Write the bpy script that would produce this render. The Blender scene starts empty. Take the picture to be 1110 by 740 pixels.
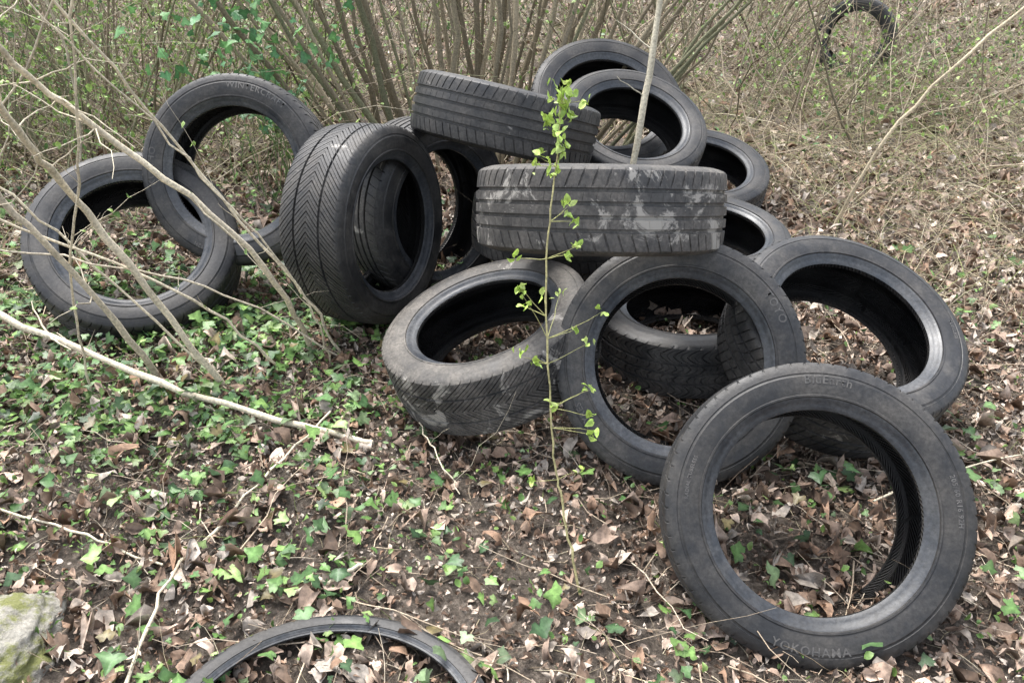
import bpy, math, random, bmesh
import numpy as np
from mathutils import Vector, Matrix
from mathutils import noise as mn
rng = np.random.default_rng(7); random.seed(7)
scene = bpy.context.scene
scene.view_settings.view_transform='Standard'; scene.view_settings.look='None'; scene.view_settings.exposure=0

# ---------------- ground height ----------------
def gh(x,y):
    x=np.asarray(x,float); y=np.asarray(y,float)
    h=.012*np.sin(x*2.1+1)*np.cos(y*1.7)+.008*np.sin(x*5.3+y*3.1)+.006*np.sin(x*9.1-y*7.7+2)+.004*np.cos(y*15+x*11)
    return h+.02*np.clip(y-4.5,0,20)

# ---------------- materials ----------------
def newmat(name):
    m=bpy.data.materials.new(name); m.use_nodes=True
    nt=m.node_tree; b=nt.nodes['Principled BSDF']; return m,nt,b
def N(nt,t,**k):
    n=nt.nodes.new(t)
    for a,v in k.items(): setattr(n,a,v)
    return n
def noise(nt,vec,scale,detail=4,rough=.6):
    n=N(nt,'ShaderNodeTexNoise'); n.inputs['Scale'].default_value=scale; n.inputs['Detail'].default_value=detail
    n.inputs['Roughness'].default_value=rough
    if vec is not None: nt.links.new(vec,n.inputs['Vector'])
    return n
def ramp(nt,fac,stops):
    r=N(nt,'ShaderNodeValToRGB'); e=r.color_ramp.elements
    while len(e)<len(stops): e.new(.5)
    for i,(p,c) in enumerate(stops):
        e[i].position=p; e[i].color=(c[0],c[1],c[2],1) if not isinstance(c,(int,float)) else (c,c,c,1)
    nt.links.new(fac,r.inputs[0]); return r
def mix(nt,fac,a,b,mode='MIX'):
    m=N(nt,'ShaderNodeMix',data_type='RGBA',blend_type=mode)
    if isinstance(fac,(int,float)): m.inputs[0].default_value=fac
    else: nt.links.new(fac,m.inputs[0])
    for s,v in ((6,a),(7,b)):
        if isinstance(v,tuple): m.inputs[s].default_value=(*v,1)
        else: nt.links.new(v,m.inputs[s])
    return m.outputs[2]
def bump(nt,h,b,strength,dist):
    n=N(nt,'ShaderNodeBump'); n.inputs['Strength'].default_value=strength; n.inputs['Distance'].default_value=dist
    nt.links.new(h,n.inputs['Height']); nt.links.new(n.outputs[0],b.inputs['Normal']); return n

def rubber(name,base,dustcol,d0,d1,rough=.55,mud=0,liner=False):
    m,nt,b=newmat(name)
    tc=N(nt,'ShaderNodeTexCoord'); oi=N(nt,'ShaderNodeObjectInfo')
    add=N(nt,'ShaderNodeVectorMath',operation='MULTIPLY_ADD')
    cmb=N(nt,'ShaderNodeCombineXYZ')
    mu=N(nt,'ShaderNodeMath',operation='MULTIPLY'); mu.inputs[1].default_value=37.0
    nt.links.new(oi.outputs['Random'],mu.inputs[0])
    for i in range(3): nt.links.new(mu.outputs[0],cmb.inputs[i])
    add.inputs[1].default_value=(1,1,1)
    nt.links.new(tc.outputs['Object'],add.inputs[0]); nt.links.new(cmb.outputs[0],add.inputs[2])
    v=add.outputs[0]
    n1=noise(nt,v,8,6,.7); n2=noise(nt,v,110,3,.7); n3=noise(nt,v,2.2,3,.5)
    f=ramp(nt,n1.outputs[0],[(.42,d0),(.64,d1)])
    col=mix(nt,f.outputs[0],base,dustcol)
    f2=ramp(nt,n2.outputs[0],[(.35,.65),(.7,1.35)])
    col=mix(nt,1.0,col,f2.outputs[0],'MULTIPLY')
    f3=ramp(nt,n3.outputs[0],[(.35,.7),(.65,1.25)])
    col=mix(nt,1.0,col,f3.outputs[0],'MULTIPLY')
    if mud:
        n4=noise(nt,v,9,7,.72)
        n4.inputs['Distortion'].default_value=.8
        f4=ramp(nt,n4.outputs[0],[(.64-mud*.06,0.0),(.69-mud*.06,.85)])
        col=mix(nt,f4.outputs[0],col,(.34,.32,.29))
    nt.links.new(col,b.inputs['Base Color'])
    r=ramp(nt,n1.outputs[0],[(.3,rough-.12),(.68,rough+.2)])
    nt.links.new(r.outputs[0],b.inputs['Roughness'])
    b.inputs['Specular IOR Level'].default_value=.5
    if liner:
        uv=N(nt,'ShaderNodeUVMap')
        w=N(nt,'ShaderNodeTexWave'); w.inputs['Scale'].default_value=1.0; w.inputs['Distortion'].default_value=0
        sep=N(nt,'ShaderNodeSeparateXYZ'); nt.links.new(uv.outputs[0],sep.inputs[0])
        pp=N(nt,'ShaderNodeMath',operation='PINGPONG'); pp.inputs[1].default_value=.12
        nt.links.new(sep.outputs[1],pp.inputs[0])
        ml=N(nt,'ShaderNodeMath',operation='MULTIPLY'); ml.inputs[1].default_value=12; nt.links.new(pp.outputs[0],ml.inputs[0])
        mx=N(nt,'ShaderNodeMath',operation='MULTIPLY_ADD'); mx.inputs[1].default_value=5
        nt.links.new(sep.outputs[0],mx.inputs[0]); nt.links.new(ml.outputs[0],mx.inputs[2])
        cx=N(nt,'ShaderNodeCombineXYZ'); nt.links.new(mx.outputs[0],cx.inputs[0]); nt.links.new(cx.outputs[0],w.inputs['Vector'])
        bump(nt,w.outputs[0],b,1.0,.012)
    else:
        bump(nt,n2.outputs[0],b,.3,.002)
    return m
SIDE=rubber('sidewall_rubber',(.018,.0185,.020),(.080,.074,.067),.0,.75,.50)
SIDE2=rubber('sidewall_rubber_dusty',(.029,.028,.027),(.13,.118,.103),.15,.95,.58,mud=.5)
TREAD=rubber('tread_rubber',(.023,.0235,.025),(.088,.082,.075),.05,.85,.55,mud=.25)
TREADM=rubber('tread_rubber_muddy',(.030,.030,.031),(.12,.11,.10),.1,.9,.58,mud=1.45)
LINER=rubber('inner_liner_rubber',(.022,.022,.023),(.055,.051,.047),.0,.8,.42,liner=True)
BEAD=rubber('bead_rubber',(.034,.039,.047),(.10,.10,.10),.0,.7,.40)
LETTER=rubber('raised_letter_rubber',(.055,.055,.055),(.14,.13,.12),.1,.9,.5)

def vcolmat(name,rough=.75,trans=.0,nscale=60,amt=.35,spec=.3,bmp=.3):
    m,nt,b=newmat(name)
    a=N(nt,'ShaderNodeVertexColor',layer_name='Col'); tc=N(nt,'ShaderNodeTexCoord')
    n=noise(nt,tc.outputs['Object'],nscale,3,.65)
    f=ramp(nt,n.outputs[0],[(.3,1-amt),(.7,1+amt)])
    c=mix(nt,1.0,a.outputs[0],f.outputs[0],'MULTIPLY')
    nt.links.new(c,b.inputs['Base Color']); b.inputs['Roughness'].default_value=rough
    b.inputs['Specular IOR Level'].default_value=spec
    bump(nt,n.outputs[0],b,bmp,.003)
    if trans:
        t=N(nt,'ShaderNodeBsdfTranslucent'); nt.links.new(c,t.inputs[0])
        ms=N(nt,'ShaderNodeMixShader'); ms.inputs[0].default_value=trans
        out=[x for x in nt.nodes if x.type=='OUTPUT_MATERIAL'][0]
        nt.links.new(b.outputs[0],ms.inputs[1]); nt.links.new(t.outputs[0],ms.inputs[2]); nt.links.new(ms.outputs[0],out.inputs[0])
    return m
LEAFM=vcolmat('dead_leaf',.7,0,70,.4)
GREENM=vcolmat('green_leaf',.42,.2,80,.35,.45)
TWIGM=vcolmat('bark_twig',.8,0,120,.4)
STRAWM=vcolmat('straw',.75,0,40,.25)

# ---------------- mesh helpers ----------------
def make_mesh(name,V,F,C=None,mat=None,smooth=True):
    V=np.ascontiguousarray(V,dtype=np.float32); F=np.ascontiguousarray(F,dtype=np.int32)
    me=bpy.data.meshes.new(name); k=F.shape[1]
    me.vertices.add(len(V)); me.vertices.foreach_set('co',V.ravel())
    me.loops.add(F.size); me.loops.foreach_set('vertex_index',F.ravel())
    me.polygons.add(len(F)); me.polygons.foreach_set('loop_start',np.arange(0,F.size,k,dtype=np.int32))
    if C is not None:
        ca=me.color_attributes.new('Col','FLOAT_COLOR','POINT')
        cc=np.ones((len(V),4),np.float32); cc[:,:3]=C; ca.data.foreach_set('color',cc.ravel())
    me.update(calc_edges=True)
    if smooth: me.polygons.foreach_set('use_smooth',np.ones(len(F),bool))
    if mat: me.materials.append(mat)
    me.validate()
    return me
def make_obj(name,*a,**k):
    o=bpy.data.objects.new(name,make_mesh(name,*a,**k)); scene.collection.objects.link(o); return o
def rotm(yaw,a,b):
    cz,sz,ca,sa,cb,sb=np.cos(yaw),np.sin(yaw),np.cos(a),np.sin(a),np.cos(b),np.sin(b)
    n=len(yaw); Z=np.zeros((n,3,3)); Z[:,0,0]=cz;Z[:,0,1]=-sz;Z[:,1,0]=sz;Z[:,1,1]=cz;Z[:,2,2]=1
    X=np.zeros((n,3,3)); X[:,0,0]=1;X[:,1,1]=ca;X[:,1,2]=-sa;X[:,2,1]=sa;X[:,2,2]=ca
    Y=np.zeros((n,3,3)); Y[:,1,1]=1;Y[:,0,0]=cb;Y[:,0,2]=sb;Y[:,2,0]=-sb;Y[:,2,2]=cb
    return Z@X@Y
def pal(n,cols,w,var=.18):
    cols=np.array(cols); i=rng.choice(len(cols),n,p=np.array(w)/sum(w))
    return cols[i]*(1+rng.normal(0,var,(n,1))).clip(.4,1.7)
def leaves(pos,L,col,tilt=.4,curl=1.0,wr=.3):
    n=len(pos); us=np.array([-.5,-.28,0,.26,.5]); ws=np.array([.10,.8,1.0,.68,.03]); vs=np.array([-1,0,1.])
    U,Vv=np.meshgrid(us,vs,indexing='ij'); Wd=np.repeat(ws[:,None],3,1)
    U=U.ravel();Vv=Vv.ravel();Wd=Wd.ravel()
    wr=wr*rng.uniform(.6,1.35,(n,1))
    c1=rng.normal(0,1.0,(n,1))*curl; c2=rng.normal(.4,.7,(n,1))*curl; tw=rng.normal(0,.7,(n,1))*curl; jit=rng.normal(0,.06*curl,(n,15))
    bend=rng.normal(0,.3,(n,1))
    x=Vv*Wd*wr+bend*U**2; y=np.repeat(U[None],n,0)
    y=y+rng.normal(0,.04*curl,(n,15)); x=x+rng.normal(0,.03*curl,(n,15))
    z=c1*U**2+c2*(Vv*Wd)**2*.35+tw*U*Vv*Wd*.5+jit
    P=np.stack([x*(1-.25*np.abs(c2)*.5),y,z],-1)*L[:,None,None]
    R=rotm(rng.uniform(0,6.283,n),rng.normal(0,tilt,n),rng.normal(0,tilt,n))
    P=np.einsum('nij,nkj->nki',R,P)
    P[:,:,2]-=np.minimum(P[:,:,2].min(1),0)[:,None]*.7
    P+=pos[:,None,:]
    q=[]
    for i in range(4):
        for j in range(2): q.append([i*3+j,i*3+j+1,(i+1)*3+j+1,(i+1)*3+j])
    F=(np.array(q)[None]+15*np.arange(n)[:,None,None]).reshape(-1,4)
    sh=np.where(Vv==0,.8,1.0)[None,:,None]
    C=(col[:,None,:]*sh*rng.uniform(.8,1.2,(n,15,1))).reshape(-1,3)
    return P.reshape(-1,3),F,C
def tubes(base,d,L,r,col,K=6,sides=4,bend=.2,droop=0.,wig=.02,tip=.35):
    n=len(base); d=d/np.linalg.norm(d,axis=1,keepdims=True)
    a=np.cross(d,rng.normal(0,1,(n,3))); a/=np.linalg.norm(a,axis=1,keepdims=True); b=np.cross(d,a)
    t=np.linspace(0,1,K)
    be=rng.normal(0,bend,(n,1,1))
    P=base[:,None]+d[:,None]*(L[:,None]*t)[:,:,None]+a[:,None]*be*(L[:,None]*t**2)[:,:,None]
    P=P+rng.normal(0,1,(n,K,3))*wig*L[:,None,None]*(t>0)[None,:,None]
    P[:,:,2]-=(droop*L[:,None]*t**2.2)
    rr=r[:,None]*(1-(1-tip)*t)
    ang=np.arange(sides)*2*math.pi/sides
    ring=a[:,None,None]*np.cos(ang)[None,None,:,None]+b[:,None,None]*np.sin(ang)[None,None,:,None]
    V=P[:,:,None]+ring*rr[:,:,None,None]
    idx=np.arange(n*K*sides).reshape(n,K,sides); nx=np.roll(idx,-1,2)
    F=np.stack([idx[:,:-1],nx[:,:-1],nx[:,1:],idx[:,1:]],-1).reshape(-1,4)
    C=np.repeat(col,K*sides,0)
    return V.reshape(-1,3),F,C,P
def cat(parts):
    V=[];F=[];C=[];o=0
    for p in parts:
        V.append(p[0]);F.append(p[1]+o);C.append(p[2]);o+=len(p[0])
    return np.concatenate(V),np.concatenate(F),np.concatenate(C)
def path_tube(pts,r0,r1,col,sides=8,sub=7,wig=.004):
    P=[Vector(p) for p in pts]; P=[P[0]*2-P[1]]+P+[P[-1]*2-P[-2]]
    out=[]
    for i in range(1,len(P)-2):
        for s in range(sub):
            t=s/sub; a,b,c,e=P[i-1],P[i],P[i+1],P[i+2]
            out.append(.5*((2*b)+(c-a)*t+(2*a-5*b+4*c-e)*t*t+(3*b-a-3*c+e)*t**3))
    out.append(P[-2]); out=np.array([list(v) for v in out]); K=len(out)
    out[1:-1]+=rng.normal(0,wig,(K-2,3))
    T=np.gradient(out,axis=0); T/=np.linalg.norm(T,axis=1,keepdims=True)
    ref=np.array([.3,.2,.93]); 
    if abs(T[0]@ref)>.9: ref=np.array([1,0,0.])
    A=np.cross(T,ref); A/=np.linalg.norm(A,axis=1,keepdims=True); B=np.cross(T,A)
    rr=np.linspace(r0,r1,K)*rng.uniform(.88,1.12,K)
    ang=np.arange(sides)*2*math.pi/sides
    V=out[:,None]+(A[:,None]*np.cos(ang)[None,:,None]+B[:,None]*np.sin(ang)[None,:,None])*rr[:,None,None]
    idx=np.arange(K*sides).reshape(K,sides); nx=np.roll(idx,-1,1)
    F=np.stack([idx[:-1],nx[:-1],nx[1:],idx[1:]],-1).reshape(-1,4)
    C=np.tile(np.array(col),(K*sides,1))*np.repeat(rng.uniform(.75,1.2,K),sides)[:,None]
    return V.reshape(-1,3),F,C,out

# ---------------- tyres ----------------
def tyre_mesh(name,R,W,rb,style,mats):
    tw=.39*W
    if style=='rib':   grooves=[-.56,-.19,.19,.56]; shear=.05; gw=.05
    elif style=='vee': grooves=[-.5,.5]; shear=.20; gw=.035
    elif style=='block': grooves=[-.45,0,.45]; shear=.08; gw=.05
    else: grooves=[-.6,-.22,.22,.6]; shear=.12; gw=.04
    pts=[(1.0,0)]
    gs=sorted(grooves,reverse=True); prev=1.0
    for g in gs:
        top=g+gw+.012
        for k in range(1,5): pts.append((prev+(top-prev)*k/4,0))
        pts+= [(g+gw,1),(g-gw,1),(g-gw-.012,0)]; prev=g-gw-.012
    for k in range(1,5): pts.append((prev+(-1-prev)*k/4,0))
    H=R-rb
    def side(s):
        return [(R-.006,.435*W*s,0),(R-.013,.462*W*s,0),(R-.022,.478*W*s,0),(R-.030,.489*W*s,0),(R-.0315,.4825*W*s,0),(R-.034,.484*W*s,0),
          (rb+H*.66,.499*W*s,0),(rb+H*.52,.5*W*s,0),(rb+H*.38,.492*W*s,0),(rb+H*.30,.482*W*s,0),(rb+H*.285,.492*W*s,0),(rb+H*.25,.489*W*s,0),
          (rb+H*.235,.470*W*s,3),(rb+H*.17,.452*W*s,3),(rb+H*.15,.436*W*s,3),(rb+H*.08,.420*W*s,3),(rb+.004,.408*W*s,3),(rb,.392*W*s,3),(rb,.335*W*s,2),(rb+.004,.322*W*s,2),
          (rb+.014,.335*W*s,2),(rb+H*.35,.42*W*s,2),(rb+H*.6,.455*W*s,2),(R-.03,.44*W*s,2),(R-.018,.37*W*s,2),(R-.0145,.25*W*s,2),(R-.0135,.12*W*s,2)]
    A=side(1)[::-1]; B=side(-1)
    prof=[(R-.0135,0,2,None)]+[(r,z,m,None) for r,z,m in A]
    for zf,g in pts: prof.append((R-.004*abs(zf)**2.2,tw*zf,1,(zf,g)))
    prof+=[(r,z,m,None) for r,z,m in B]
    K=len(prof)
    fr=[0,.03,.14,.17,.55,.565,.60,.615]; fl=[0,1,1,0,0,2,2,0]
    NP=66 if style!='block' else 48; M=8*NP
    base=np.array([(p+f)/NP*2*math.pi for p in range(NP) for f in fr])
    V=np.zeros((K,M,3)); UV=np.zeros((K,M,2)); arc=0
    for k,(r,z,m,tt) in enumerate(prof):
        zf=z/tw; zc=max(-1.15,min(1.15,zf))
        if style=='vee': th=base+abs(zc)*shear*1.6
        elif style=='block': th=base+shear*np.sin(zc*6)
        elif style=='rib': th=base+shear*zc*zc
        else: th=base+shear*zc
        if tt is None and abs(zf)<1.0: th=base
        depth=np.zeros(M)
        if tt is not None:
            g=tt[1]
            for j in range(M):
                f=fl[j%8]; lat=0
                if style=='rib':
                    if abs(zf)>.64: lat=.45 if f==1 else 0
                    elif abs(zf)>.25 and f==2: lat=.12
                elif style=='vee': lat=.9 if f==1 else (.5 if f==2 else 0)
                elif style=='block': lat=1.0 if f==1 else (.4 if f==2 else 0)
                else:
                    lat=(.8 if f==1 else 0) if abs(zf)>.3 else (.4 if f==2 else 0)
                depth[j]=.007*max(g,lat)
        elif m==0 and r>R-.012:
            for j in range(M):
                if fl[j%8]==1: depth[j]=.003
        rr=r-depth
        V[k,:,0]=rr*np.cos(th); V[k,:,1]=rr*np.sin(th); V[k,:,2]=z
        if k>0: arc+=math.hypot(r-prof[k-1][0],z-prof[k-1][1])
        UV[k,:,0]=base/(2*math.pi)*8; UV[k,:,1]=arc*4
    idx=np.arange(K*M).reshape(K,M); nk=np.roll(idx,-1,0); nm=np.roll(idx,-1,1); nkm=np.roll(nk,-1,1)
    F=np.stack([idx,nk,nkm,nm],-1).reshape(-1,4)
    me=make_mesh(name,V.reshape(-1,3),F)
    for m in mats: me.materials.append(m)
    mi=[]
    for k in range(K):
        a=prof[k][2]; b=prof[(k+1)%K][2]
        mi.append(1 if (a==1 or b==1) else min(a,b) if not(a==2 and b==2) else 2)
    me.polygons.foreach_set('material_index',np.repeat(np.array(mi,np.int32),M))
    uv=me.uv_layers.new(name='UVMap'); li=np.empty(len(me.loops),np.int32); me.loops.foreach_get('vertex_index',li)
    uv.data.foreach_set('uv',UV.reshape(-1,2)[li].astype(np.float32).ravel())
    me.set_sharp_from_angle(angle=math.radians(38))
    me.update(); return me
def prof_z(r,R,W,rb):
    H=R-rb; t=(r-rb)/H
    return float(np.interp(t,[.25,.3,.38,.52,.66,.74],[.489,.482,.492,.5,.499,.484]))*W

DIM={}
def TM(key,*a):
    me=tyre_mesh('tyre_'+key,*a); DIM[key]=(me,a[0],a[1],a[2])
m0=[SIDE,TREAD,LINER,BEAD]; m1=[SIDE2,TREADM,LINER,BEAD]
TM('rib',.33,.21,.220,'rib',m0)
TM('ribm',.335,.215,.225,'rib',m1)
TM('vee',.33,.235,.218,'vee',m0)
TM('veem',.33,.215,.215,'vee',m1)
TM('block',.33,.205,.215,'block',m0)
TM('diag',.33,.225,.219,'diag',m0)
TM('slim',.33,.10,.278,'rib',m0)

def lettering(parent,key,texts):
    me0,R,W,rb=DIM[key]
    for t in texts:
        txt,deg,size,rf=t[:4]; inv=len(t)>4 and t[4]
        cu=bpy.data.curves.new('lettering','FONT'); cu.body=txt; cu.size=size; cu.extrude=.0; cu.resolution_u=2; cu.space_character=1.12; cu.offset=size*.012
        ob=bpy.data.objects.new('lettering_tmp',cu); scene.collection.objects.link(ob)
        dg=bpy.context.evaluated_depsgraph_get(); dg.update()
        me=bpy.data.meshes.new_from_object(ob.evaluated_get(dg)); bpy.data.objects.remove(ob)
        n=len(me.vertices); co=np.empty(n*3,np.float32); me.vertices.foreach_get('co',co); co=co.reshape(-1,3)
        wd=co[:,0].max(); rm=rb+(R-rb)*rf
        x=co[:,0]-wd/2; y=co[:,1]-size*.35
        if inv: a=math.radians(deg)+x/rm; r=rm-y
        else: a=math.radians(deg)-x/rm; r=rm+y
        z=np.array([prof_z(q,R,W,rb) for q in r])+.0012
        me.vertices.foreach_set('co',np.stack([r*np.cos(a),r*np.sin(a),z],-1).astype(np.float32).ravel()); me.update()
        me.materials.clear(); me.materials.append(LETTER)
        o=bpy.data.objects.new('lettering',me); scene.collection.objects.link(o); o.parent=parent

def tyre(face,n,key='rib',dia=.66,spin=0,texts=None,sq=1.0):
    me,R,W,rb=DIM[key]; s=dia/(2*R)
    n=Vector(n).normalized(); up=Vector((0,0,1)) if abs(n.z)<.97 else Vector((0,1,0))
    Y=(up-n*up.dot(n)).normalized(); X=Y.cross(n)
    M=Matrix((X,Y,n)).transposed().to_4x4() @ Matrix.Rotation(math.radians(spin),4,'Z') @ Matrix.Diagonal((s*sq,s/sq,s,1))
    M.translation=Vector(face)-n*(W/2*s)
    o=bpy.data.objects.new('car_tyre',me); scene.collection.objects.link(o); o.matrix_world=M
    if texts: lettering(o,key,texts)
    return o
tyre((.662,1.315,.268),(-.11,-.75,.64),'rib',.665,0,[('BluEarth',88,.027,.6),('YOKOHAMA',268,.026,.6,True),('205/60 R16 92H',10,.015,.6),('RADIAL TUBELESS',170,.011,.55)],1.0)
tyre((.452,1.865,.31),(-.16,-.83,.53),'rib',.69,0,[('TOYO',35,.03,.6),('TYRES',215,.024,.6),('215/55 R17',120,.014,.6)],.992)
tyre((.985,2.02,.362),(.142,-.395,.90),'diag',.68,40,[('TUBELESS',-60,.014,.6)])
tyre((-.095,2.16,.305),(-.29,-.07,.955),'veem',.665,10)
tyre((.255,2.24,.73),(.015,.335,.94),'ribm',.715,60,None,1.01)
tyre((-.40,2.64,.388),(.906,-.404,.085),'vee',.70,0)
tyre((-.25,2.95,.325),(.74,-.66,.12),'rib',.71,0)
tyre((-1.03,2.87,.52),(-.02,-.92,.40),'diag',.70,0,[('WINTERCRAFT',70,.030,.6),('KUMHO',178,.034,.6),('205/60R16 92H',-105,.020,.6)],.99)
tyre((-1.37,2.70,.335),(.24,-.60,.76),'diag',.735,20)
tyre((.0,3.02,.775),(.22,.24,.94),'rib',.69,0)
tyre((.45,3.76,.57),(.12,-.62,.78),'rib',.73,0)
tyre((.505,3.31,.60),(.14,-.45,.87),'vee',.63,0)
tyre((.94,3.82,.25),(.05,-.3,.95),'block',.64,0)
tyre((.80,3.01,.245),(.05,-.12,.98),'rib',.64,0)
tyre((.60,2.42,.215),(-.06,.02,1),'block',.65,0)
tyre((.25,3.0,.215),(0,.02,1),'vee',.65,0)
tyre((.18,2.84,.43),(.06,.12,1),'rib',.65,0)
tyre((.5,3.68,.215),(.0,.02,1),'vee',.65,0)
tyre((-.345,.93,.075),(.05,.06,.99),'slim',.63,0,None,1.04)
tyre((2.66,6.6,.36),(-.5,-.85,.1),'rib',.60,0)

# ---------------- ground ----------------
def axis(lo,hi,c0,c1,fine,ncoarse):
    a=np.arange(c0,c1+1e-6,fine); l=c0-np.geomspace(.1,c0-lo,ncoarse)[::-1]; r=c1+np.geomspace(.1,hi-c1,ncoarse)
    return np.concatenate([l,a,r])
xs=axis(-60,60,-4,4,.04,30); ys=axis(-30,90,0,8,.04,30)
X,Y=np.meshgrid(xs,ys,indexing='ij'); Z=gh(X,Y)+rng.normal(0,.004,X.shape)
idx=np.arange(X.size).reshape(X.shape)
F=np.stack([idx[:-1,:-1],idx[1:,:-1],idx[1:,1:],idx[:-1,1:]],-1).reshape(-1,4)
m,nt,b=newmat('forest_soil'); tc=N(nt,'ShaderNodeTexCoord'); v=tc.outputs['Object']
n1=noise(nt,v,3,4,.6); n2=noise(nt,v,60,6,.78)
c1=ramp(nt,n2.outputs[0],[(.32,(.045,.035,.026)),(.5,(.16,.128,.10)),(.66,(.36,.30,.245))])
c2=ramp(nt,n1.outputs[0],[(.35,.7),(.7,1.25)])
nt.links.new(mix(nt,1.0,c1.outputs[0],c2.outputs[0],'MULTIPLY'),b.inputs['Base Color']); b.inputs['Roughness'].default_value=.95
bump(nt,n2.outputs[0],b,1.0,.03)
make_obj('ground',np.stack([X,Y,Z],-1).reshape(-1,3),F,None,m)

# ---------------- leaf litter ----------------
BROWN=[(.48,.375,.30),(.35,.255,.195),(.22,.15,.107),(.10,.067,.047),(.42,.365,.31),(.31,.20,.135),(.60,.51,.42)]
parts=[]
n=36000; x=rng.uniform(-3.2,3.2,n); y=rng.uniform(.35,4.8,n)
bare=np.exp(-(((x+.12)/.38)**2+((y-1.4)/.3)**2))+.4*np.exp(-(((x+.9)/.4)**2+((y-1.75)/.2)**2))
keep=rng.random(n)>bare*.75; x,y=x[keep],y[keep]; n=len(x)
parts.append(leaves(np.stack([x,y,gh(x,y)+rng.uniform(-.004,.022,n)],-1),rng.gamma(4,.0085,n).clip(.014,.075),pal(n,BROWN,[3,4,3,2.2,2,2,1.3],.22),.48,1.25,.28))
n=14000; x=rng.uniform(-9,9,n); y=rng.uniform(4.8,13,n)
parts.append(leaves(np.stack([x,y,gh(x,y)+rng.uniform(0,.03,n)],-1),rng.uniform(.05,.10,n),pal(n,BROWN,[3,4,3,2,2,2,1])*.85,.4,1.0,.34))
n=40000; x=rng.uniform(-1.9,2.2,n); y=rng.uniform(.5,3.4,n)
parts.append(leaves(np.stack([x,y,gh(x,y)+rng.uniform(.0,.024,n)],-1),rng.uniform(.005,.022,n),pal(n,BROWN,[3,3,3,3,3,2,2],.25),.7,1.0,.24))
V,F,C=cat(parts); make_obj('dead_leaf_litter',V,F,C,LEAFM)

# ---------------- ivy ----------------
h=[(0,.02),(.20,-.2),(.50,-.22),(.55,0),(.80,.16),(.52,.36),(.36,.52),(.19,.8)]
poly=h+[(0,1.0)]+[(-a,b_) for a,b_ in h[:0:-1]]
T=np.array([(0,.25)]+poly); T[:,1]-=.2
def ivy(pos,S,col,tilt=.42):
    n=len(pos); k=len(T)
    P=np.zeros((n,k,3)); P[:,:,0]=T[:,0]*rng.uniform(.8,1.15,(n,1)); P[:,:,1]=T[:,1]
    P[:,:,:2]+=rng.normal(0,.04,(n,k,2))
    P[:,:,2]=-np.abs(T[:,0])[None]*rng.normal(.1,.3,(n,1))-(T[:,1]**2)[None]*rng.normal(.15,.3,(n,1)); P[:,0,2]-=.05
    P*=S[:,None,None]*.62
    R=rotm(rng.uniform(0,6.283,n),rng.normal(0,tilt,n),rng.normal(0,tilt,n))
    P=np.einsum('nij,nkj->nki',R,P)+pos[:,None]
    f=np.array([[0,i,i+1 if i+1<k else 1] for i in range(1,k)])
    F=(f[None]+k*np.arange(n)[:,None,None]).reshape(-1,3)
    C=np.repeat(col[:,None],k,1); C[:,0]*=1.5; C[:,3]*=.85; C[:,-3]*=.85
    return P.reshape(-1,3),F,C.reshape(-1,3)
GREEN=[(.10,.185,.055),(.07,.14,.047),(.155,.26,.075),(.045,.09,.037),(.23,.32,.12),(.14,.20,.10),(.16,.13,.06)]
cx=[];cy=[]
def clusters(nc,x0,x1,y0,y1,per,sig):
    for _ in range(nc):
        a,b_=rng.uniform(x0,x1),rng.uniform(y0,y1); k=rng.integers(per//2,per*3//2)
        cx.extend(rng.normal(a,sig,k)); cy.extend(rng.normal(b_,sig*.8,k))
clusters(115,-2.4,-.35,1.9,2.9,20,.12)
clusters(90,-3.0,-.5,2.6,4.2,20,.2)
clusters(70,-1.5,-.1,.8,1.9,7,.08)
clusters(65,-.5,1.5,.9,2.0,5,.09)
clusters(34,1.0,2.4,1.0,3.4,6,.14)
clusters(70,-4,5,3.9,8,12,.3)
x=np.array(cx);y=np.array(cy);n=len(x)
zz=gh(x,y)+.016+rng.gamma(2,.013,n)
V,F,C=ivy(np.stack([x,y,zz],-1),rng.uniform(.018,.064,n),pal(n,GREEN,[4,3,3,2.4,1,1.5,.6],.25))
make_obj('ivy_ground_cover',V,F,C,GREENM,smooth=False)
n=3800; x=np.concatenate([rng.uniform(-2.2,1.8,n//2),rng.normal(-1.1,.5,n//2)]); y=np.concatenate([rng.uniform(.6,3.3,n//2),rng.normal(2.1,.5,n//2)])
V,F,C=leaves(np.stack([x,y,gh(x,y)+rng.uniform(.01,.05,n)],-1),rng.uniform(.008,.024,n),pal(n,[(.16,.27,.07),(.10,.19,.05),(.24,.36,.10)],[3,3,2]),.7,.5,.32)
make_obj('small_weeds',V,F,C,GREENM)

# ---------------- twigs and straw on the ground ----------------
TAN=[(.42,.34,.25),(.32,.26,.19),(.22,.17,.125),(.50,.43,.33),(.17,.14,.10)]
n=2100; x=rng.uniform(-2.2,2.6,n); y=rng.uniform(.6,4,n); th=rng.uniform(0,6.28,n)
P1=tubes(np.stack([x,y,gh(x,y)+.022],-1),np.stack([np.cos(th),np.sin(th),rng.normal(0,.1,n)],-1),rng.uniform(.05,.4,n),rng.uniform(.0007,.0026,n),pal(n,TAN,[3,3,3,2,1]),bend=.2,wig=.02)
V,F,C=cat([P1]); make_obj('fallen_twigs',V,F,C,TWIGM)

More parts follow.
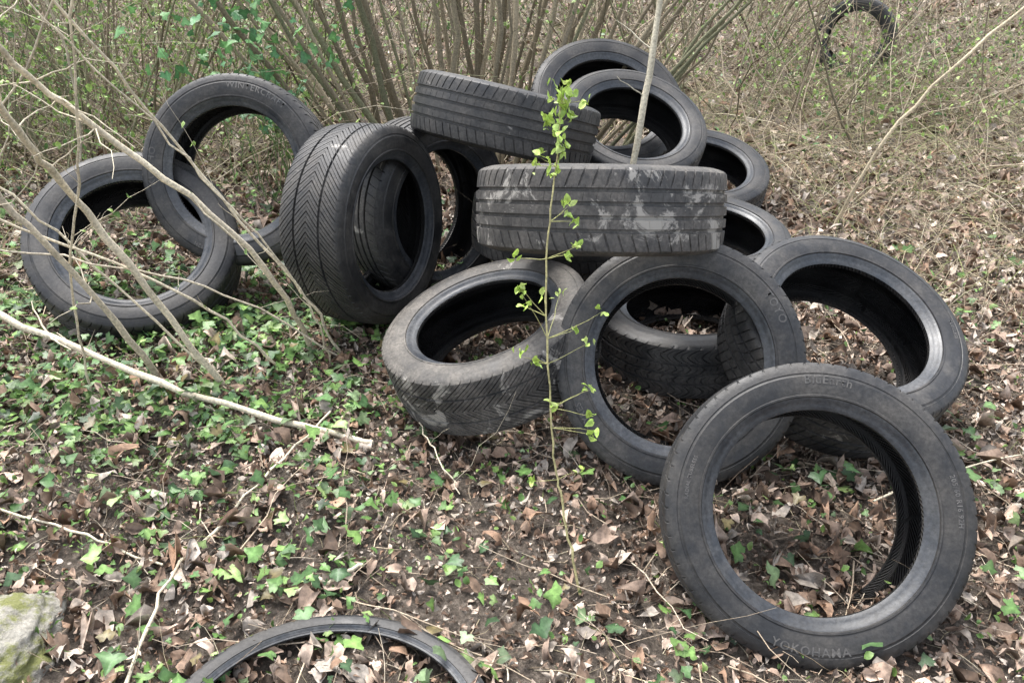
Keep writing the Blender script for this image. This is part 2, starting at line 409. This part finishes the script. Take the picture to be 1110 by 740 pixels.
STR=[(.48,.41,.27),(.38,.32,.21),(.29,.23,.155),(.56,.50,.36),(.23,.27,.10)]
def inpile(x,y): return (x>-1.75)&(x<1.35)&(y>1.2)&(y<4.05)
parts=[]
def straw(n,x0,x1,y0,y1,l0,l1,r0,r1,up=.6,dr=.5,w=(3,3,3,2,2),ex=True):
    x=rng.uniform(x0,x1,n); y=rng.uniform(y0,y1,n)
    if ex: k=~inpile(x,y); x,y=x[k],y[k]; n=len(x)
    th=rng.uniform(0,6.28,n); L=rng.uniform(l0,l1,n)
    d=np.stack([np.cos(th),np.sin(th),rng.uniform(.1,up*2,n)],-1)
    parts.append(tubes(np.stack([x,y,gh(x,y)],-1),d,L,rng.uniform(r0,r1,n),pal(n,STR,w),K=6,sides=3,bend=.25,droop=dr,wig=.012))
straw(6500,1.1,4.8,2.7,6.5,.15,.65,.0008,.002,w=(3,3,3,2,3))
straw(8000,-7,8,4.0,10,.3,.9,.0012,.003,w=(2,3,4,1,3))
straw(2600,-1.3,2.4,.7,3.2,.06,.26,.0006,.0013,.35,.5)
straw(800,-1.3,1.3,1.2,3.4,.06,.22,.0006,.0012,.2,.4,(3,3,3,2,2),False)
straw(2600,-4.5,-1.2,2.6,5.5,.2,.6,.0009,.002,w=(2,2,2,1,5))
V,F,C=cat(parts); make_obj('dry_grass',V,F,C,STRAWM)

# ---------------- background brush ----------------
WOOD=[(.27,.22,.16),(.19,.155,.11),(.37,.31,.23),(.14,.125,.08),(.48,.42,.31),(.25,.25,.15)]
parts=[]; tips=[]
def brush(n,x0,x1,y0,y1,l0,l1,r0,r1,lean,dr=.15,K=8,sides=4,wl=(3,3,3,2,2,2),bend=.18,wig=.012):
    x=rng.uniform(x0,x1,n); y=rng.uniform(y0,y1,n); k=~inpile(x,y); x,y=x[k],y[k]; n=len(x)
    d=np.stack([rng.normal(0,lean,n),rng.normal(0,lean,n),np.ones(n)],-1)
    t=tubes(np.stack([x,y,gh(x,y)-.02],-1),d,rng.uniform(l0,l1,n),rng.uniform(r0,r1,n),pal(n,WOOD,wl),K=K,sides=sides,bend=bend,droop=dr,wig=wig)
    parts.append(t); tips.append(t[3]); return t
brush(560,-5,-1.3,3.9,6.5,.7,2.2,.0015,.005,.6)
brush(560,1.3,6,4.0,8,.4,1.4,.0012,.004,1.1,.4)
brush(700,-7,7,5,10,.8,2.4,.002,.005,.8)
brush(240,-4.5,2.2,4.6,7,1.2,3,.003,.008,.45,.05,8,5,(3,4,1,3,0,2))
brush(1100,-14,14,9,15,1.5,4,.005,.012,.45)
brush(260,-4,5,4.2,8,1.5,3,.002,.0038,1.6,.6,12)
brush(300,1.8,3.4,5.4,6.4,.5,1.3,.0015,.004,.8,.3,8,4)
V,F,C=cat(parts); make_obj('undergrowth_brush',V,F,C,TWIGM)
TP=np.concatenate([t.reshape(-1,3) for t in tips])
TP=TP[TP[:,2]>.12]
YG=[(.28,.42,.11),(.20,.32,.09),(.38,.50,.17),(.11,.21,.07)]
n=26000; sel=TP[rng.integers(0,len(TP),n)]+rng.normal(0,.025,(n,3))
wgt=rng.random(n)<np.where(sel[:,0]<-.2,1,.5); sel=sel[wgt]; n=len(sel)
p1=leaves(sel,rng.uniform(.015,.042,n),pal(n,YG,[3,3,2,2]),1.0,.5,.32)
near=TP[(TP[:,1]<6)&(TP[:,0]<-1.0)]; n=7000; sel=near[rng.integers(0,len(near),n)]+rng.normal(0,.03,(n,3))
p2=leaves(sel,rng.uniform(.015,.036,n),pal(n,YG,[3,3,2,2]),1.0,.5,.34)
V,F,C=cat([p1,p2]); make_obj('young_brush_leaves',V,F,C,GREENM)

def shrub(name,cx,cy,n,spread,l0,l1,r0,r1,lean,nl=10):
    a=rng.uniform(0,6.28,n); q=np.sqrt(rng.random(n))*spread
    bx=cx+q*np.cos(a)*1.6; by=cy+q*np.sin(a)*.6
    d=np.stack([(bx-cx)/spread*lean+rng.normal(0,.08,n),(by-cy)/spread*lean*.6,np.ones(n)],-1)
    t=tubes(np.stack([bx,by,gh(bx,by)-.03],-1),d,rng.uniform(l0,l1,n),rng.uniform(r0,r1,n),pal(n,[(.24,.205,.14),(.18,.15,.10),(.32,.27,.19),(.20,.20,.12)],[3,3,2,2]),K=12,sides=7,bend=.08,droop=.0,wig=.006)
    pp=[t]; P=t[3].reshape(-1,3); P=P[P[:,2]>.3]; m_=n*7; s=P[rng.integers(0,len(P),m_)]
    d=np.stack([rng.normal(0,.7,m_),rng.normal(0,.7,m_),rng.uniform(.3,1,m_)],-1)
    t2=tubes(s,d,rng.uniform(.2,.8,m_),rng.uniform(.0015,.003,m_),pal(m_,WOOD,(3,3,3,2,2,2)),K=6,sides=4,bend=.2,wig=.02); pp.append(t2)
    V,F,C=cat(pp); o=make_obj(name,V,F,C,TWIGM)
    q=t2[3].reshape(-1,3); q=q[rng.integers(0,len(q),n*nl)]
    V,F,C=cat([leaves(q,rng.uniform(.012,.034,len(q)),pal(len(q),YG,[3,3,2,2]),1.,.5,.32)])
    l=make_obj('shrub_leaves',V,F,C,GREENM); l.parent=o
shrub('hazel_shrub',-.22,4.35,56,.45,2.0,3.2,.008,.021,.5,22)
shrub('hazel_shrub',-2.5,4.6,26,.35,1.8,3,.005,.011,.6,60)
shrub('hazel_shrub',1.6,7.5,26,.5,1.8,3,.006,.012,.5,20)

n=16; st=tubes(np.tile((-1.2,4.0,0),(n,1))+rng.normal(0,.12,(n,3))*(1,1,0),np.stack([rng.normal(0,.3,n),rng.normal(-.1,.2,n),np.ones(n)],-1),rng.uniform(.8,1.5,n),np.full(n,.003),pal(n,[(.16,.22,.09)],[1]),K=10,sides=5,droop=.15)
V,F,C=cat([st]); br=make_obj('bramble_bush',V,F,C,TWIGM)
q=st[3][:,4:].reshape(-1,3); q=np.repeat(q,2,0)+rng.normal(0,.05,(len(q)*2,3))
V,F,C=ivy(q,rng.uniform(.04,.09,len(q)),pal(len(q),[(.07,.18,.07),(.12,.26,.09)],[1,1]),.7); l=make_obj('bramble_leaves',V,F,C,GREENM,smooth=False); l.parent=br

# ---------------- foreground stems ----------------
def stem(name,pts,r0,r1,col,side=6,leafc=0,ls=.02):
    t=path_tube(pts,r0,r1,col); pp=[t]; P=t[3]; K=len(P)
    if side:
        s=P[rng.integers(int(K*.25),K,side)]; d=rng.normal(0,1,(side,3))+np.array([0,0,.6])
        t2=tubes(s,d,rng.uniform(.06,.3,side),np.full(side,max(.0009,r1*.4)),np.tile(np.array(col)*.9,(side,1)),K=6,sides=4,bend=.2,wig=.02); pp.append(t2)
    V,F,C=cat(pp); o=make_obj(name,V,F,C,TWIGM)
    if leafc and side:
        q=t2[3].reshape(-1,3); q=q[rng.integers(0,len(q),leafc)]
        V,F,C=cat([leaves(q,rng.uniform(ls*.5,ls,leafc),pal(leafc,YG,[3,2,3,1]),1.,.5,.3)])
        l=make_obj('stem_leaves',V,F,C,GREENM); l.parent=o
    return o
PALE=(.60,.53,.40); GREY=(.50,.44,.34)
stem('bare_sapling',[(-.92,2.19,-.02),(-1.11,1.99,.69),(-1.08,1.75,.97),(-.99,1.51,1.27),(-.9,1.3,1.6)],.0105,.006,PALE,8,10)
stem('bare_sapling',[(-.685,2.44,-.02),(-.75,2.12,.53),(-1.01,1.95,.92),(-1.08,1.78,1.13),(-1.09,1.6,1.3)],.0095,.006,PALE,10,10)
stem('bare_sapling',[(-1.12,2.21,-.02),(-1.2,2.06,.41),(-1.27,1.91,.76),(-1.31,1.82,1.0),(-1.35,1.7,1.4)],.010,.006,GREY,6,6)
stem('fallen_branch',[(-.405,1.88,.025),(-.62,1.93,.05),(-1.0,2.04,.10),(-1.59,2.2,.27),(-2.0,2.3,.4)],.0085,.011,PALE,4)
stem('bare_sapling',[(-.6,2.42,-.01),(-.67,2.33,.28),(-.90,2.16,.80),(-1.02,1.94,1.21),(-1.1,1.75,1.5)],.005,.003,PALE,8,8)
stem('fallen_branch',[(-1.5,1.64,.04),(-1.1,1.5,.04),(-.83,1.39,.035)],.0035,.003,PALE,0)
stem('fallen_branch',[(-.55,2.0,.05),(-.70,1.62,.04),(-.79,1.34,.04),(-.78,1.0,.04)],.0032,.0042,PALE,3)
stem('fallen_branch',[(-.50,1.30,.04),(-.42,1.34,.04),(-.35,1.38,.045)],.006,.005,PALE,0)
stem('bare_sapling',[(.44,2.80,-.02),(.45,2.9,.52),(.53,3.1,1.07),(.6,3.3,1.7),(.7,3.5,2.3)],.013,.009,(.46,.42,.32),4)
stem('bare_sapling',[(1.51,3.56,-.02),(1.63,3.47,.47),(1.98,3.41,.96),(2.4,3.35,1.3)],.008,.005,(.54,.46,.32),6,6)
stem('bare_sapling',[(-1.9,3.2,-.02),(-1.6,3.0,.7),(-1.5,2.8,1.2),(-1.3,2.6,1.7)],.005,.003,GREY,10,14)
stem('bare_sapling',[(-2.2,2.6,-.02),(-1.75,2.45,.6),(-1.3,2.3,1.05),(-.9,2.1,1.5)],.004,.003,GREY,10,14)
stem('bare_sapling',[(-.75,2.3,-.02),(-.95,2.15,.35),(-1.25,2.0,.62),(-1.6,1.85,.85)],.0045,.003,PALE,8,8)
stem('bare_sapling',[(-.62,2.35,-.02),(-.62,2.2,.3),(-.70,2.05,.6),(-.85,1.9,.95),(-1.0,1.7,1.3)],.0032,.002,PALE,6,6)
stem('bare_sapling',[(-1.0,2.3,-.02),(-1.3,2.2,.5),(-1.45,2.1,.8),(-1.55,2.0,1.1)],.004,.0025,PALE,8,6)
stem('bare_sapling',[(-1.35,2.15,-.02),(-1.25,2.05,.45),(-1.05,1.9,.85),(-.92,1.8,1.2),(-.8,1.7,1.5)],.004,.0025,PALE,8,10)
stem('bare_sapling',[(-.55,2.38,-.02),(-.85,2.25,.30),(-1.2,2.1,.50),(-1.7,2.0,.62)],.0035,.0025,GREY,6,6)
stem('fallen_branch',[(.95,1.62,.03),(1.15,1.7,.05),(1.5,1.8,.06)],.003,.002,PALE,3)
stem('fallen_branch',[(-.3,2.05,.02),(-.22,1.8,.06),(-.14,1.66,.02)],.0025,.0015,PALE,2)

# leafing sapling in front
t=path_tube([(.16,1.34,-.01),(.12,1.43,.18),(.095,1.486,.32),(.074,1.59,.70),(.09,1.64,.9),(.104,1.675,1.07)],.0032,.0014,(.44,.40,.20),6,8,.0015)
P=t[3]; pp=[t]; nodes=[]; sd=[]
for zt,k,l in [(1.05,4,.04),(1.0,4,.04),(.93,3,.04),(.82,3,.05),(.72,3,.09),(.62,3,.10),(.56,4,.13),(.50,3,.10),(.42,3,.1),(.34,3,.1),(.24,2,.07)]:
    i=np.argmin(abs(P[:,2]-zt))
    for _ in range(k): nodes.append(P[i]); sd.append((rng.normal(0,1),rng.normal(0,.6),rng.uniform(0,.9),l*rng.uniform(.5,1.2)))
nodes=np.array(nodes); sd=np.array(sd)
t2=tubes(nodes,sd[:,:3]+1e-4,sd[:,3],np.full(len(sd),.001),np.tile((.38,.38,.16),(len(sd),1)),K=5,sides=4,bend=.1,wig=.01); pp.append(t2)
V,F,C=cat(pp); sap=make_obj('leafing_sapling',V,F,C,TWIGM)
q=t2[3][:,-1]; q=np.repeat(q,4,0)+rng.normal(0,.006,(len(q)*4,3))
top=P[P[:,2]>.9]; q=np.concatenate([q,np.repeat(top,5,0)+rng.normal(0,.011,(len(top)*5,3))])
V,F,C=cat([leaves(q,rng.uniform(.012,.028,len(q)),pal(len(q),[(.42,.58,.12),(.34,.50,.10),(.5,.62,.20)],[3,2,1],.12),.9,.5,.3)])
l=make_obj('sapling_leaves',V,F,C,GREENM); l.parent=sap

# ---------------- mossy stone ----------------
bm=bmesh.new(); bmesh.ops.create_icosphere(bm,subdivisions=5,radius=.12)
for v_ in bm.verts:
    c=v_.co.copy(); f=1+.35*mn.noise(c*9)+.14*mn.noise(c*30)+.06*mn.noise(c*90); v_.co=Vector((c.x*f*1.0,c.y*f*1.2,c.z*f*.6))
me=bpy.data.meshes.new('mossy_stone'); bm.to_mesh(me); bm.free()
for p in me.polygons: p.use_smooth=True
m,nt,b=newmat('stone_with_moss'); tc=N(nt,'ShaderNodeTexCoord'); n1=noise(nt,tc.outputs['Object'],14,7,.7); n2=noise(nt,tc.outputs['Object'],60,5,.7)
c1=ramp(nt,n2.outputs[0],[(.3,(.15,.14,.115)),(.7,(.40,.38,.33))]); f=ramp(nt,n1.outputs[0],[(.5,0.),(.6,.9)])
nt.links.new(mix(nt,f.outputs[0],c1.outputs[0],(.15,.16,.04)),b.inputs['Base Color']); b.inputs['Roughness'].default_value=.9
bump(nt,n2.outputs[0],b,.9,.012); me.materials.append(m)
o=bpy.data.objects.new('mossy_stone',me); o.location=(-1.10,1.15,.015); scene.collection.objects.link(o)

# ---------------- light, camera ----------------
w=bpy.data.worlds.new('World'); scene.world=w; w.use_nodes=True; nt=w.node_tree; bg=nt.nodes['Background']
sky=nt.nodes.new('ShaderNodeTexSky'); sky.sky_type='NISHITA'; sky.sun_disc=False
EL,AZ=math.radians(64),math.radians(-35)
sky.sun_elevation=EL; sky.sun_rotation=AZ; sky.dust_density=4; sky.air_density=1.2
hs=nt.nodes.new('ShaderNodeHueSaturation'); hs.inputs['Saturation'].default_value=.42; hs.inputs['Value'].default_value=2.9
nt.links.new(sky.outputs[0],hs.inputs['Color']); nt.links.new(hs.outputs[0],bg.inputs[0]); bg.inputs[1].default_value=.15
sl=bpy.data.lights.new('sun','SUN'); sl.energy=4.0; sl.angle=math.radians(26); sl.color=(1,.98,.95)
so=bpy.data.objects.new('sun',sl); scene.collection.objects.link(so)
sd_=Vector((math.sin(AZ)*math.cos(EL),math.cos(AZ)*math.cos(EL),math.sin(EL)))
so.rotation_euler=sd_.to_track_quat('Z','Y').to_euler()
cam=bpy.data.cameras.new('camera'); cam.lens=28.25; cam.sensor_width=36; cam.clip_end=500; cam.clip_start=.02
co=bpy.data.objects.new('camera',cam); co.location=(0,0,1.45); co.rotation_euler=(math.radians(60),0,0)
scene.collection.objects.link(co); scene.camera=co
